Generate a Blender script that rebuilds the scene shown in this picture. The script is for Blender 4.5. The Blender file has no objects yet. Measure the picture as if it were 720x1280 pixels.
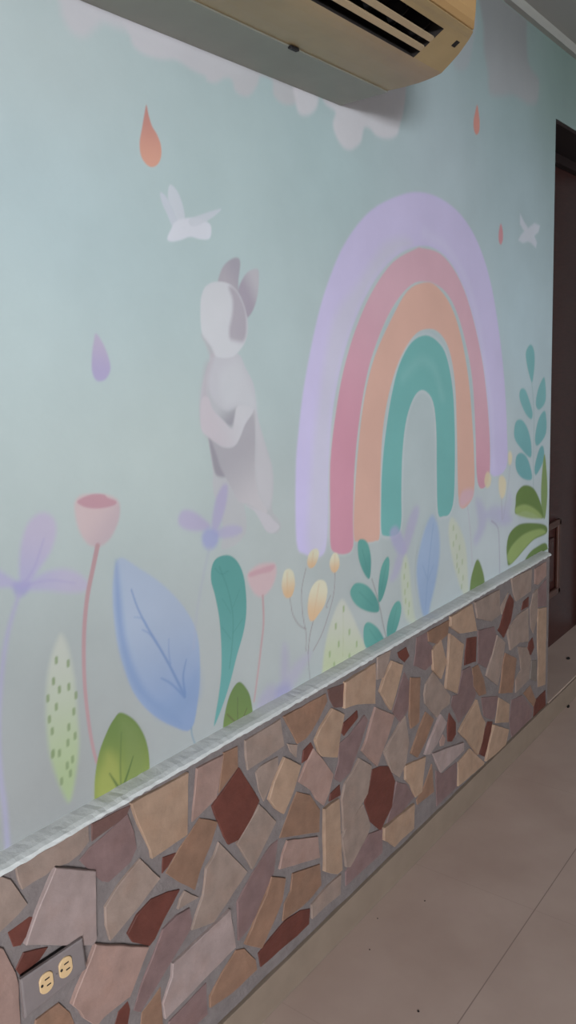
import bpy, bmesh, math, random
import numpy as np
from mathutils import Matrix, Vector
random.seed(7)
sc = bpy.context.scene
col = sc.collection
# ------------------------------------------------------------------ camera
F = 1000.0                                   # focal length in pixels of the 720x1280 frame
def nrm(v): return v/np.linalg.norm(v)
AX = nrm(np.array([790, -215, 1000.]))       # world X (along the wall) in camera space (x right, y down, z forward)
dn = nrm(np.array([229, 5491, 1000.])); dn = nrm(dn-AX*(AX@dn))
AZ = -dn
AY = np.cross(AZ, AX)                        # towards the wall
CAM = np.array([0., -1.0, 1.37])
cd = bpy.data.cameras.new('camera'); cam = bpy.data.objects.new('camera', cd); col.objects.link(cam)
cd.sensor_fit = 'VERTICAL'; cd.sensor_height = 36; cd.lens = 36*F/1280; cd.clip_start = .02
R = np.array([AX, AY, AZ])                   # camera-space vector -> world vector
m = Matrix.Identity(4)
for i in range(3):
    m[i][0] = R[i][0]; m[i][1] = -R[i][1]; m[i][2] = -R[i][2]; m[i][3] = CAM[i]
cam.matrix_world = m
sc.camera = cam
def ray(px, py): return R @ np.array([px-360, py-640, F])
def onY(px, py, y):                          # point of the vertical plane Y=y
    r = ray(px, py); t = (y-CAM[1])/r[1]; return CAM+r*t
def onZ(px, py, z):
    r = ray(px, py); t = (z-CAM[2])/r[2]; return CAM+r*t
def pix(P):
    d = R.T @ (np.array(P)-CAM)
    return (360+F*d[0]/d[2], 640+F*d[1]/d[2]) if d[2] > .05 else (-999, 9999)

# ------------------------------------------------------------------ colour and materials
def lin(c):
    c = np.asarray(c, float)/255
    return np.where(c <= .04045, c/12.92, ((c+.055)/1.055)**2.4)
def mat(name, rgb=None, rough=.6, spec=.4, vary=.0, scale=8., attr=False, bump=0., bscale=60., metal=0., detail=4., vec=None, tint=None):
    mt = bpy.data.materials.new(name); mt.use_nodes = True
    nt = mt.node_tree; N = nt.nodes; L = nt.links; b = N['Principled BSDF']
    b.inputs['Roughness'].default_value = rough; b.inputs['Specular IOR Level'].default_value = spec; b.inputs['Metallic'].default_value = metal
    g = N.new('ShaderNodeNewGeometry'); mp = N.new('ShaderNodeMapping'); L.new(g.outputs['Position'], mp.inputs['Vector'])
    if vec: mp.inputs['Scale'].default_value = vec
    if attr:
        a = N.new('ShaderNodeAttribute'); a.attribute_name = 'Col'; src = a.outputs['Color']
    else:
        a = N.new('ShaderNodeRGB'); l = lin(rgb); a.outputs[0].default_value = (*l, 1); src = a.outputs[0]
    if vary:
        n = N.new('ShaderNodeTexNoise'); n.inputs['Scale'].default_value = scale; n.inputs['Detail'].default_value = detail
        L.new(mp.outputs[0], n.inputs['Vector'])
        r = N.new('ShaderNodeMapRange'); r.inputs['From Min'].default_value = .3; r.inputs['From Max'].default_value = .7
        r.inputs['To Min'].default_value = 1-vary; r.inputs['To Max'].default_value = 1+vary; L.new(n.outputs['Fac'], r.inputs['Value'])
        mx = N.new('ShaderNodeMix'); mx.data_type = 'RGBA'; mx.blend_type = 'MULTIPLY'; mx.inputs['Factor'].default_value = 1
        L.new(src, mx.inputs['A']); L.new(r.outputs[0], mx.inputs['B']); src = mx.outputs['Result']
        if tint:
            n2 = N.new('ShaderNodeTexNoise'); n2.inputs['Scale'].default_value = scale*.6; n2.inputs['Detail'].default_value = 3
            L.new(g.outputs['Position'], n2.inputs['Vector'])
            r2 = N.new('ShaderNodeMapRange'); r2.inputs['From Min'].default_value = .5; r2.inputs['From Max'].default_value = .75; r2.inputs['To Max'].default_value = .7
            L.new(n2.outputs['Fac'], r2.inputs['Value'])
            m2 = N.new('ShaderNodeMix'); m2.data_type = 'RGBA'; m2.blend_type = 'MULTIPLY'; L.new(r2.outputs[0], m2.inputs['Factor'])
            L.new(src, m2.inputs['A']); m2.inputs['B'].default_value = (*tint, 1); src = m2.outputs['Result']
    L.new(src, b.inputs['Base Color'])
    if bump:
        n = N.new('ShaderNodeTexNoise'); n.inputs['Scale'].default_value = bscale; n.inputs['Detail'].default_value = 5; L.new(mp.outputs[0], n.inputs['Vector'])
        bp = N.new('ShaderNodeBump'); bp.inputs['Strength'].default_value = bump; bp.inputs['Distance'].default_value = .004
        L.new(n.outputs['Fac'], bp.inputs['Height']); L.new(bp.outputs[0], b.inputs['Normal'])
    return mt
K = 1.24                                     # photo colour (well lit part of the wall) -> albedo
def alb(rgb): return np.clip(lin(rgb)*K, 0, .9)
M_paint = mat('wall_paint', attr=True, rough=.62, spec=.25, vary=.035, scale=7, bump=.12, bscale=45)
M_stone = mat('stone', attr=True, rough=.6, spec=.3, vary=.14, scale=26, bump=.35, bscale=70, tint=(1.0, .92, .87))
M_ledge = mat('ledge_plaster', (190, 193, 194), rough=.75, vary=.05, scale=60, bump=.25, bscale=130)
M_ceil = mat('ceiling_paint', (172, 174, 172), rough=.8, vary=.03, scale=3)
M_room = mat('room_paint', (170, 172, 168), rough=.8, vary=.03, scale=3)
M_floor = None
M_base = mat('baseboard_tile', (128, 114, 102), rough=.45, vary=.08, scale=14)
M_case = mat('aged_plastic', (168, 146, 108), rough=.38, spec=.5, vary=.09, scale=9)
M_front = mat('aged_plastic_front', (184, 150, 104), rough=.2, spec=.6, vary=.04, scale=5)
M_plate = mat('grey_sheet', (150, 152, 142), rough=.5, vary=.05, scale=10)
M_black = mat('dark_plastic', (26, 24, 26), rough=.6)
M_fin = mat('outlet_dark', (40, 36, 36), rough=.7)
M_vane = mat('vane_plastic', (170, 150, 122), rough=.45)
M_cover = mat('steel_cover', (116, 108, 109), rough=.42, metal=.0, vary=.06, scale=40)
M_ivory = mat('ivory_plastic', (194, 166, 128), rough=.4)
M_wood = mat('dark_wood', (58, 28, 25), rough=.42, spec=.4, vary=.28, scale=5, vec=(3, 3, 22), bump=.1, bscale=20)
M_wood2 = mat('dark_wood_frame', (40, 28, 28), rough=.5, vary=.15, scale=6)
M_mould = mat('wood_moulding', (74, 46, 38), rough=.4, vary=.15, scale=20)
M_debris = mat('debris', (22, 18, 18), rough=.8)

# ------------------------------------------------------------------ mesh helpers
def obj(name, bm_or_me, mt, parent=None, smooth=False):
    if isinstance(bm_or_me, bmesh.types.BMesh):
        me = bpy.data.meshes.new(name); bmesh.ops.recalc_face_normals(bm_or_me, faces=bm_or_me.faces); bm_or_me.to_mesh(me); bm_or_me.free()
    else: me = bm_or_me
    for x in (mt if isinstance(mt, (list, tuple)) else [mt]): me.materials.append(x)
    if smooth:
        for p in me.polygons: p.use_smooth = True
    o = bpy.data.objects.new(name, me); col.objects.link(o)
    if parent:
        o.parent = parent; o.matrix_parent_inverse = Matrix.Translation(-Vector(parent.location)) if parent.type == 'EMPTY' else Matrix.Identity(4)
    return o
def box(bm, x0, x1, y0, y1, z0, z1, bevel=0):
    r = bmesh.ops.create_cube(bm, size=1)
    for v in r['verts']:
        v.co = Vector(((x0+x1)/2+v.co.x*(x1-x0), (y0+y1)/2+v.co.y*(y1-y0), (z0+z1)/2+v.co.z*(z1-z0)))
    if bevel:
        es = list({e for v in r['verts'] for e in v.link_edges})
        bmesh.ops.bevel(bm, geom=es, offset=bevel, segments=2, affect='EDGES', profile=.5)
def boxo(name, d, mt, parent=None, bevel=0):
    bm = bmesh.new(); box(bm, *d, bevel=bevel); return obj(name, bm, mt, parent)
def structure(o): o['kind'] = 'structure'; return o

# ------------------------------------------------------------------ room shell
WY, SY = .03, 0.0                            # mural wall plane, mortar face of the stone cladding
XE, ZT, XC = 2.865, 2.156, 2.80              # wall end at the doorway, head of the doorway, end of the cladding
CEIL, XA, XB = 2.415, -4.9, 6.0
DX1 = 3.78                                   # far side of the doorway
RY = -4.2                                    # opposite wall

def floor_mat():
    mt = bpy.data.materials.new('floor_tile'); mt.use_nodes = True
    nt = mt.node_tree; N = nt.nodes; L = nt.links; b = N['Principled BSDF']
    b.inputs['Roughness'].default_value = .38; b.inputs['Specular IOR Level'].default_value = .4
    g = N.new('ShaderNodeNewGeometry'); s = N.new('ShaderNodeSeparateXYZ'); L.new(g.outputs['Position'], s.inputs[0])
    def line(out, off, size):
        a = N.new('ShaderNodeMath'); a.operation = 'ADD'; a.inputs[1].default_value = off; L.new(out, a.inputs[0])
        p = N.new('ShaderNodeMath'); p.operation = 'PINGPONG'; p.inputs[1].default_value = size/2; L.new(a.outputs[0], p.inputs[0])
        c = N.new('ShaderNodeMath'); c.operation = 'LESS_THAN'; c.inputs[1].default_value = .0013; L.new(p.outputs[0], c.inputs[0]); return c.outputs[0]
    l1 = line(s.outputs['Y'], .345+6.0, .6); l2 = line(s.outputs['X'], -1.17+6.0, .6)
    mxn = N.new('ShaderNodeMath'); mxn.operation = 'MAXIMUM'; L.new(l1, mxn.inputs[0])
    h = N.new('ShaderNodeMath'); h.operation = 'MULTIPLY'; h.inputs[1].default_value = .2; L.new(l2, h.inputs[0]); L.new(h.outputs[0], mxn.inputs[1])
    n = N.new('ShaderNodeTexNoise'); n.inputs['Scale'].default_value = 5; n.inputs['Detail'].default_value = 8; L.new(g.outputs['Position'], n.inputs['Vector'])
    cr = N.new('ShaderNodeValToRGB'); L.new(n.outputs['Fac'], cr.inputs[0])
    cr.color_ramp.elements[0].position = .3; cr.color_ramp.elements[0].color = (*lin((168, 147, 138)), 1)
    cr.color_ramp.elements[1].position = .7; cr.color_ramp.elements[1].color = (*lin((180, 160, 151)), 1)
    mx = N.new('ShaderNodeMix'); mx.data_type = 'RGBA'; L.new(mxn.outputs[0], mx.inputs['Factor']); L.new(cr.outputs[0], mx.inputs['A'])
    mx.inputs['B'].default_value = (*lin((134, 116, 110)), 1); L.new(mx.outputs['Result'], b.inputs['Base Color'])
    return mt
M_floor = floor_mat()
structure(boxo('floor', (XA, XB, RY, .5, -.1, 0), M_floor))
structure(boxo('ceiling', (XA, XB, RY, .5, CEIL, CEIL+.1), M_ceil))
structure(boxo('wall_end', (XB, XB+.1, RY, .5, 0, CEIL), M_room))
structure(boxo('wall_back', (XA-.1, XA, RY, .5, 0, CEIL), M_room))
# opposite wall with a window opening behind the camera
WX0, WX1, WZ0, WZ1 = -4.6, -2.3, 1.2, 2.09
VX0, VX1, VZ0, VZ1 = 2.6, 4.3, 1.0, 2.1       # second opening, added to brighten the far end of the painted wall
bm = bmesh.new()
for d in ((XA, WX0, 0, CEIL), (WX1, VX0, 0, CEIL), (VX1, XB, 0, CEIL), (WX0, WX1, 0, WZ0), (WX0, WX1, WZ1, CEIL), (VX0, VX1, 0, VZ0), (VX0, VX1, VZ1, CEIL)):
    box(bm, d[0], d[1], RY-.12, RY, d[2], d[3])
structure(obj('wall_right', bm, M_room))
for nm, (a0, a1, b0, b1) in (('window_1', (WX0, WX1, WZ0, WZ1)), ('added_window', (VX0, VX1, VZ0, VZ1))):
    bm = bmesh.new()
    for d in ((a0, a0+.04, b0, b1), (a1-.04, a1, b0, b1), (a0, a1, b0, b0+.04), (a0, a1, b1-.04, b1), ((a0+a1)/2-.02, (a0+a1)/2+.02, b0, b1)):
        box(bm, d[0], d[1], RY-.09, RY-.05, d[2], d[3])
    structure(obj(nm, bm, M_room))
structure(boxo('trim_1', (XA, XB, WY-.018, WY, CEIL-.03, CEIL), M_room))

cl_ = structure(boxo('ceiling_lamp_housing', (2.55, 3.25, -2.65, -1.95, CEIL-.04, CEIL-.001), M_room, bevel=.01))  # housing of the unseen ceiling lamp
# painted wall -----------------------------------------------------
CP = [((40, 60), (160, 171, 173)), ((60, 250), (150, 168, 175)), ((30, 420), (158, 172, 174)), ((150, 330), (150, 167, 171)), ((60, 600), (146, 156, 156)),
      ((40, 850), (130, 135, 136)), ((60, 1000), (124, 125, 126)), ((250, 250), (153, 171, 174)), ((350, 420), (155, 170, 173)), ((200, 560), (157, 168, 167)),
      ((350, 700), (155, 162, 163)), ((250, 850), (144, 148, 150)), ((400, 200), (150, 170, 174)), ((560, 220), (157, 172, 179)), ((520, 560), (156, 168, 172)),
      ((450, 740), (155, 162, 164)), ((650, 230), (152, 170, 178)), ((650, 400), (160, 179, 188)), ((620, 640), (168, 177, 183)), ((690, 120), (118, 138, 136)), ((640, 150), (138, 158, 162)), ((700, 60), (108, 128, 122)), ((640, 20), (118, 132, 132))]  # top-right tones darkened to paint in the shade near the ceiling
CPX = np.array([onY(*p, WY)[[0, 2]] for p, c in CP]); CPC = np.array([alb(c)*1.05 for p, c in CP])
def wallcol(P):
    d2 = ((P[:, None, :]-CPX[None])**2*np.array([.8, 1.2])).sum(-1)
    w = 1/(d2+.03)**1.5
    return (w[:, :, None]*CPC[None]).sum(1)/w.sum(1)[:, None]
def catmull(P, closed, n=4):
    P = np.asarray(P, float); out = []; k = len(P)
    for i in range(k if closed else k-1):
        if closed: a, b, c, d = P[i-1], P[i], P[(i+1) % k], P[(i+2) % k]
        else: a, b, c, d = P[max(i-1, 0)], P[i], P[i+1], P[min(i+2, k-1)]
        for j in range(n):
            t = j/n
            out.append(.5*((2*b)+(-a+c)*t+(2*a-5*b+4*c-d)*t*t+(-a+3*b-3*c+d)*t**3))
    if not closed: out.append(P[-1])
    return np.array(out)
def parse(s, f=(0, 0, 1)): return [(f[0]+float(a.split(',')[0])/f[2], f[1]+float(a.split(',')[1])/f[2]) for a in s.split()]
def segdist(Q, A, B):
    AB = B-A; t = ((Q[:, None]-A)*AB).sum(-1)/np.maximum((AB**2).sum(-1), 1e-12); t = np.clip(t, 0, 1)
    d = np.linalg.norm(Q[:, None]-(A+t[..., None]*AB), axis=-1); return d, t
class Lay:
    """one brush shape of the mural: a filled outline (r=None) or a stroke of radius r"""
    def __init__(s, pts, c, f=(0, 0, 1), c2=None, g=None, w=.004, op=1., r=None, smooth=True, clip=None):
        P = np.array([onY(*p, WY)[[0, 2]] for p in parse(pts, f)])
        s.closed = r is None
        s.P = catmull(P, s.closed) if (smooth and len(P) > 2) else P
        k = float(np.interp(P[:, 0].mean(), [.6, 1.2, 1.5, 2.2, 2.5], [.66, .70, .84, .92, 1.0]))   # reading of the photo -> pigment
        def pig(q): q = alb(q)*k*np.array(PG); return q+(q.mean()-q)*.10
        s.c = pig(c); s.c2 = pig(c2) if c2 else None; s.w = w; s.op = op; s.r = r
        if g: s.g = [onY(*p, WY)[[0, 2]] for p in parse(g, f)]
        e = w+(max(r) if r else 0)+.002
        s.lo = s.P.min(0)-e; s.hi = s.P.max(0)+e
    def alpha(s, Q):
        out = np.zeros(len(Q)); ins = ((Q >= s.lo) & (Q <= s.hi)).all(1)
        idx = np.nonzero(ins)[0]
        for k in range(0, len(idx), 20000):
            ii = idx[k:k+20000]; q = Q[ii]
            A = s.P if s.closed else s.P[:-1]; B = np.roll(s.P, -1, 0) if s.closed else s.P[1:]
            d, t = segdist(q, A, B)
            if s.closed:
                dm = d.min(1)
                cond = (A[None, :, 1] > q[:, None, 1]) != (B[None, :, 1] > q[:, None, 1])
                dy = B[:, 1]-A[:, 1]; dy = np.where(abs(dy) < 1e-12, 1e-12, dy)
                xi = A[None, :, 0]+(q[:, None, 1]-A[None, :, 1])*((B[:, 0]-A[:, 0])/dy)[None]
                inside = (cond & (q[:, None, 0] < xi)).sum(1) % 2 == 1
                sd = np.where(inside, dm, -dm)
            else:
                u = (np.arange(len(A))[None]+t)/len(A); rr = s.r[0]+(s.r[1]-s.r[0])*u
                sd = (rr-d).max(1)
            a = np.clip((sd+s.w*.5)/s.w, 0, 1); out[ii] = a*a*(3-2*a)*s.op
        return out
    def colour(s, Q):
        if s.c2 is None: return np.broadcast_to(s.c, (len(Q), 3))
        a, b = s.g; ab = b-a; t = np.clip(((Q-a)@ab)/(ab@ab), 0, 1); t = t*t*(3-2*t)
        return s.c+(s.c2-s.c)*t[:, None]
LAYERS = []
PG = [1., 1., 1.]                            # pigment correction of the motif being painted
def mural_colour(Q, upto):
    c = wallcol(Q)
    for l in LAYERS[:upto]:
        a = l.alpha(Q)
        k = a > 0
        if k.any(): c[k] = c[k]+(l.colour(Q[k])-c[k])*a[k][:, None]
    return c
def mesh_from(verts, faces, cols, name):
    me = bpy.data.meshes.new(name); me.from_pydata(verts.tolist() if hasattr(verts, 'tolist') else verts, [], faces.tolist() if hasattr(faces, 'tolist') else faces)
    at = me.color_attributes.new('Col', 'FLOAT_COLOR', 'POINT')
    at.data.foreach_set('color', np.hstack([cols, np.ones((len(cols), 1))]).astype(np.float32).ravel()); me.update(); return me
LEDGE = .670
tiers = []                                   # films of paint overlap only where the picture does: each lies just over those it covers
def painted(name, layers, parent, step=None, label=None):
    """a film of paint on the wall: mesh of the shape of its layers, coloured over what lies beneath it"""
    LAYERS.extend(layers)
    lo = np.min([l.lo for l in layers], 0); hi = np.max([l.hi for l in layers], 0)
    tier = 1+max([t for a_, b_, t in tiers if (a_ < hi).all() and (b_ > lo).all()], default=0); tiers.append((lo.copy(), hi.copy(), tier))
    lo[1] = max(lo[1], LEDGE-.004); hi[0] = min(hi[0], XE-.002); hi[1] = min(hi[1], CEIL-.032)
    sx = step or (.0022 if lo[0] < 1.2 else .0035 if lo[0] < 2.0 else .0048)
    sz = step or (.0022 if lo[0] < 1.2 else .0028 if lo[0] < 2.0 else .003)
    nx = max(2, int((hi[0]-lo[0])/sx)+1); nz = max(2, int((hi[1]-lo[1])/sz)+1)
    gx, gz = np.meshgrid(np.linspace(lo[0], hi[0], nx), np.linspace(lo[1], hi[1], nz))
    Q = np.stack([gx.ravel(), gz.ravel()], 1)
    a = np.zeros(len(Q))
    for l in layers: a = np.maximum(a, l.alpha(Q))
    on = (a > .04).reshape(nz, nx)
    cell = on[:-1, :-1] | on[1:, :-1] | on[:-1, 1:] | on[1:, 1:]
    iz, ix = np.nonzero(cell); v = iz*nx+ix
    fc = np.stack([v, v+1, v+nx+1, v+nx], 1)
    used, inv = np.unique(fc.ravel(), return_inverse=True)
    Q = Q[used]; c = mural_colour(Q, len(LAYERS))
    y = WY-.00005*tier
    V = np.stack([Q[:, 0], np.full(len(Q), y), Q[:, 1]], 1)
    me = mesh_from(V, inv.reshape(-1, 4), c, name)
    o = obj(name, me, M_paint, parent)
    if label: o['label'] = label
    return o

# the wall itself: front face as a grid so the paint can drift in tone and carry painted ceiling shade, plus its body and the lintel
xs = sorted(set(list(np.arange(XA, XE, .05))+[XE]+list(np.arange(XE+.1, DX1, .1))+[DX1]+list(np.arange(DX1+.1, XB, .3))+[XB]))
zs = sorted(set(list(np.arange(0, ZT, .05))+[ZT]+list(np.arange(ZT+.05, CEIL, .05))+[CEIL]))
V = []; idx = {}
for i, x in enumerate(xs):
    for j, z in enumerate(zs): idx[i, j] = len(V); V.append((x, WY, z))
Fc = []
for i in range(len(xs)-1):
    for j in range(len(zs)-1):
        if XE-1e-6 <= xs[i] and xs[i+1] <= DX1+1e-6 and zs[j+1] <= ZT+1e-6: continue
        Fc.append((idx[i, j], idx[i+1, j], idx[i+1, j+1], idx[i, j+1]))
n0 = len(V)
def quad(a, b, c, d): n = len(V); V.extend([a, b, c, d]); Fc.append((n, n+1, n+2, n+3))
YB = .30
quad((XE, WY, 0), (XE, YB, 0), (XE, YB, ZT), (XE, WY, ZT)); quad((DX1, YB, 0), (DX1, WY, 0), (DX1, WY, ZT), (DX1, YB, ZT))
quad((XE, WY, ZT), (XE, YB, ZT), (DX1, YB, ZT), (DX1, WY, ZT))
quad((XA, YB, 0), (XE, YB, 0), (XE, YB, CEIL), (XA, YB, CEIL)); quad((XE, YB, ZT), (DX1, YB, ZT), (DX1, YB, CEIL), (XE, YB, CEIL)); quad((DX1, YB, 0), (XB, YB, 0), (XB, YB, CEIL), (DX1, YB, CEIL))
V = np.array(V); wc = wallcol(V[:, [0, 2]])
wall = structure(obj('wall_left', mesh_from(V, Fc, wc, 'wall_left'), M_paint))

# ------------------------------------------------------------------ the mural
A4 = (350, 230, 1.946); B3 = (160, 300, 3); C5 = (0, 580, 2.56); D6 = (200, 640, 2.769); E7 = (400, 560, 2.25); G8 = (600, 380, 2.667); H1 = (0, 0, 2); H2 = (360, 0, 2)
# clouds along the top
WHT = (184, 186, 198)
PG[:] = (1.3, 1.26, 1.2)
painted('painted_cloud', [
    Lay("145,-60 150,10 160,50 185,85 215,90 245,65 262,58 300,72 330,66 330,-60", WHT, H1, w=.02, op=.9),
    Lay("322,-20 325,90 350,130 400,148 440,150 480,175 512,190 518,202 540,207 562,195 580,200 590,230 620,241 642,215 652,190 680,200 685,240 715,262 745,255 760,225 900,200 700,60", WHT, H1, w=.012, op=.95, c2=(176, 180, 190), g="400,150 720,240"),
], wall, step=.005, label='row of small white scallops of cloud at the top left')
PG[:] = (1.2, 1.16, 1.1)
painted('painted_cloud', [
    Lay("20,200 18,250 28,284 50,288 70,272 80,240 95,262 118,280 112,310 122,345 140,370 160,374 182,355 190,320 205,322 222,340 250,347 272,338 280,310 288,280 294,225 285,170 100,120", WHT, H2, w=.014, op=.9),
], wall, step=.005, label='white cloud with a long drooping lobe under the air conditioner')
PG[:] = (0.8, 0.82, 0.78)  # next cloud greyed, darker upward, with ceiling shade put into its colour
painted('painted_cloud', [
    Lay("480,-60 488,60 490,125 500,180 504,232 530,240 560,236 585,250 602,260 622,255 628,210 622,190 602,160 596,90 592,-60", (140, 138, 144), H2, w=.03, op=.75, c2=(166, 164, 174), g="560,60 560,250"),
    Lay("405,60 412,150 420,172 438,176 452,160 462,110 470,40", (176, 178, 190), H2, w=.02, op=.6)], wall, step=.006, label='tall greyish white cloud with painted-in ceiling shade between air conditioner and doorway')
# rain drops
PG[:] = (1.08, 1.06, 1.03)
painted('painted_raindrop', [Lay("366,262 371,285 380,315 392,335 402,362 403,390 395,410 380,418 365,410 352,388 349,355 355,320 361,285", (196, 138, 132), H1, c2=(216, 160, 142), g="366,270 380,410", w=.0035)], wall, label='large coral raindrop at the left')
PG[:] = (1, 1, 1)
painted('painted_raindrop', [Lay("473,262 477,285 479,305 478,328 471,337 465,325 464,302 468,280", (196, 134, 124), H2, w=.006)], wall, label='narrow coral raindrop near the air conditioner')
painted('painted_raindrop', [Lay("532,559 537,578 537,600 532,612 527,602 527,580", (186, 130, 138), H2, w=.008)], wall, label='small coral raindrop beside the far bird')
painted('painted_raindrop', [Lay("120,417 129,430 136,448 138,462 132,474 121,476 115,464 115,443 117,428", (176, 168, 208), c2=(186, 176, 204), g="120,470 122,420", w=.006)], wall, label='pale purple raindrop')
# birds
PG[:] = (1.25, 1.25, 1.27)
painted('painted_bird', [
    Lay("212,231 221,238 228,255 231,274 224,280 216,262 210,248", (190, 196, 206), w=.004, op=.9), Lay("200,241 207,245 215,260 222,279 217,286 209,268 203,255", (186, 192, 204), w=.004, op=.9),
    Lay("221,276 240,272 258,277 264,284 262,298 250,299 238,296 226,300 214,302 209,298 214,286", (198, 202, 212), w=.005), Lay("236,275 252,268 276,261 268,270 252,280 240,283", (188, 194, 204), w=.004, op=.9)], wall, label='white bird with raised wings above the rabbit')
PG[:] = (0.95, 0.95, 0.95)
painted('painted_bird', [Lay("650,267 655,277 660,285 668,279 675,282 673,290 668,295 671,303 670,310 664,304 660,302 653,304 648,300 651,294 655,289 650,280", (186, 192, 204), w=.012, op=.95, smooth=False)], wall, label='small white bird beside the doorway')
# rainbow
PG[:] = (1.03, 1.04, 1.07)
rb = painted('painted_rainbow_band', [
    Lay("40,870 38,700 45,600 60,480 90,330 120,230 160,140 220,65 290,28 340,20 390,35 440,75 480,140 510,230 530,340 545,470 552,600 550,690 512,705 508,600 498,500 480,380 455,280 420,200 380,160 340,152 290,170 240,220 200,290 165,380 140,480 125,580 118,700 114,860 100,905 60,900", (184, 176, 214), A4, c2=(186, 178, 212), g="60,900 90,400", w=.010),
    Lay("118,860 125,580 140,480 165,380 200,290 240,222 285,170 320,148 300,130 250,150 190,240 130,330 95,520 75,700 70,890", (188, 187, 203), A4, w=.045, op=.75),
    Lay("350,120 400,150 450,230 480,330 500,450 515,560 520,690", (192, 190, 214), A4, r=(.012, .012), w=.035, op=.4)], wall, label='wide lavender outer band of the rainbow')
PK = "122,800 122,680 135,560 155,450 185,350 225,260 275,190 330,158 345,156 390,170 430,220 462,300 490,420 503,520 510,620 510,700 500,735 485,738 478,700 475,600 468,480 450,380 425,300 395,255 355,238 320,245 280,290 245,360 215,450 195,560 182,680 178,800 178,880 160,900 130,895 122,870"
PG[:] = (0.98, 1.08, 0.96)
painted('painted_rainbow_band', [Lay(PK, (184, 196, 200), A4, w=.022, op=.7), Lay(PK, (196, 132, 160), A4, c2=(202, 154, 178), g="200,700 300,230", w=.006)], wall, label='dusty pink second band of the rainbow')
OR = "180,860 180,780 190,640 205,520 230,420 270,330 310,260 350,240 380,248 415,295 440,370 458,470 467,570 472,660 472,745 458,780 440,788 433,750 430,600 425,480 410,400 385,360 355,353 325,370 290,430 265,510 250,600 245,700 243,850 232,868 210,872 188,870"
PG[:] = (0.92, 1, 1.03)
painted('painted_rainbow_band', [Lay(OR, (184, 196, 200), A4, w=.016, op=.7), Lay(OR, (208, 160, 144), A4, c2=(214, 164, 148), g="200,750 340,260", w=.006)], wall, label='peach third band of the rainbow')
TL = "246,840 246,760 248,700 255,620 270,520 290,440 320,385 355,368 385,385 405,420 420,500 425,600 425,700 422,770 412,802 398,808 384,800 381,700 380,600 372,530 350,502 328,515 308,570 298,650 295,750 295,820 285,852 255,856"
PG[:] = (1.18, 1, 1.07)
painted('painted_rainbow_band', [Lay(TL, (186, 202, 204), A4, w=.030, op=.75), Lay(TL, (96, 168, 162), A4, w=.006), Lay("300,470 340,430 375,450 395,520", (112, 178, 172), A4, r=(.012, .012), w=.04, op=.6)], wall, label='teal inner band of the rainbow')
# rabbit seen from behind
PG[:] = (1.02, 1.03, 1.05)
ra = painted('painted_rabbit', [
    Lay("318,425 410,425 440,480 470,540 480,610 490,680 520,780 540,850 545,920 540,1010 562,1045 573,1070 565,1095 540,1100 520,1092 500,1060 490,1022 460,1010 435,990 443,1040 445,1075 435,1110 400,1145 360,1160 350,1150 358,1100 350,1040 330,980 318,930 318,870 308,790 300,740 276,705 268,640 275,560 290,500 305,450", (196, 196, 204), B3, c2=(184, 186, 190), g="400,450 430,1100", w=.005),
    Lay("288,470 276,560 272,660 285,715 305,745 330,700 305,600 300,520 318,450", (182, 172, 182), B3, w=.02, op=.55),
    Lay("298,552 302,600 330,650 385,700 402,655 410,625 370,640 330,610 305,570", (150, 148, 158), B3, w=.012, op=.8, c2=(186, 188, 194), g="385,695 350,610"),
    Lay("303,735 335,765 365,778 398,772 425,705 472,636 478,700 476,850 488,950 520,1008 515,1025 488,1012 450,990 415,980 388,930 362,888 330,880 315,820", (175, 172, 180), B3, w=.006, c2=(198, 194, 199), g="410,780 500,1010"),
    Lay("303,735 315,820 330,880 362,888 345,850 330,800", (140, 136, 148), B3, w=.01, op=.6),
    Lay("474,640 482,760 478,860 492,960 525,1010 540,960 540,860 515,780 492,700", (196, 194, 200), B3, w=.016, op=.8),
    Lay("350,500 345,560 365,620 410,620 470,640 478,600 455,530 420,460 380,470", (202, 204, 210), B3, w=.03, op=.8),
    Lay("440,995 470,1012 500,1060 520,1092 545,1098 568,1075 545,1050 520,1025", (200, 196, 204), B3, w=.006, op=.8)], wall, label='white and grey rabbit standing with its back turned')
painted('ear', [Lay("336,165 345,125 362,92 390,70 412,67 421,88 414,150 410,200 380,200 350,180", (178, 172, 182), B3, c2=(166, 162, 174), g="360,150 405,90", w=.006)], ra)
painted('ear', [Lay("412,190 430,145 452,118 478,108 490,118 489,180 480,232 464,272 446,290 435,260 425,220", (168, 160, 174), B3, c2=(186, 184, 192), g="440,200 485,160", w=.006)], ra)
painted('head', [
    Lay("275,210 290,175 320,158 360,158 395,175 420,210 440,260 449,320 442,375 415,418 385,440 330,437 310,400 281,362 272,310 271,250", (208, 210, 216), B3, w=.005),
    Lay("378,178 400,182 425,222 442,275 444,345 432,380 400,378 382,368 380,330 390,280 392,225", (172, 164, 176), B3, w=.014, op=.85),
    Lay("275,355 310,400 325,435 310,440 295,400", (186, 176, 186), B3, w=.012, op=.7)], ra, label='pale round back of the head')
painted('arm', [Lay("276,600 300,590 320,640 355,675 390,710 400,670 412,622 470,636 440,690 420,740 400,771 362,777 330,760 300,738 274,705", (200, 192, 200), B3, c2=(204, 204, 210), g="300,700 440,650", w=.006)], ra, label='folded arm across the back')
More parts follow.
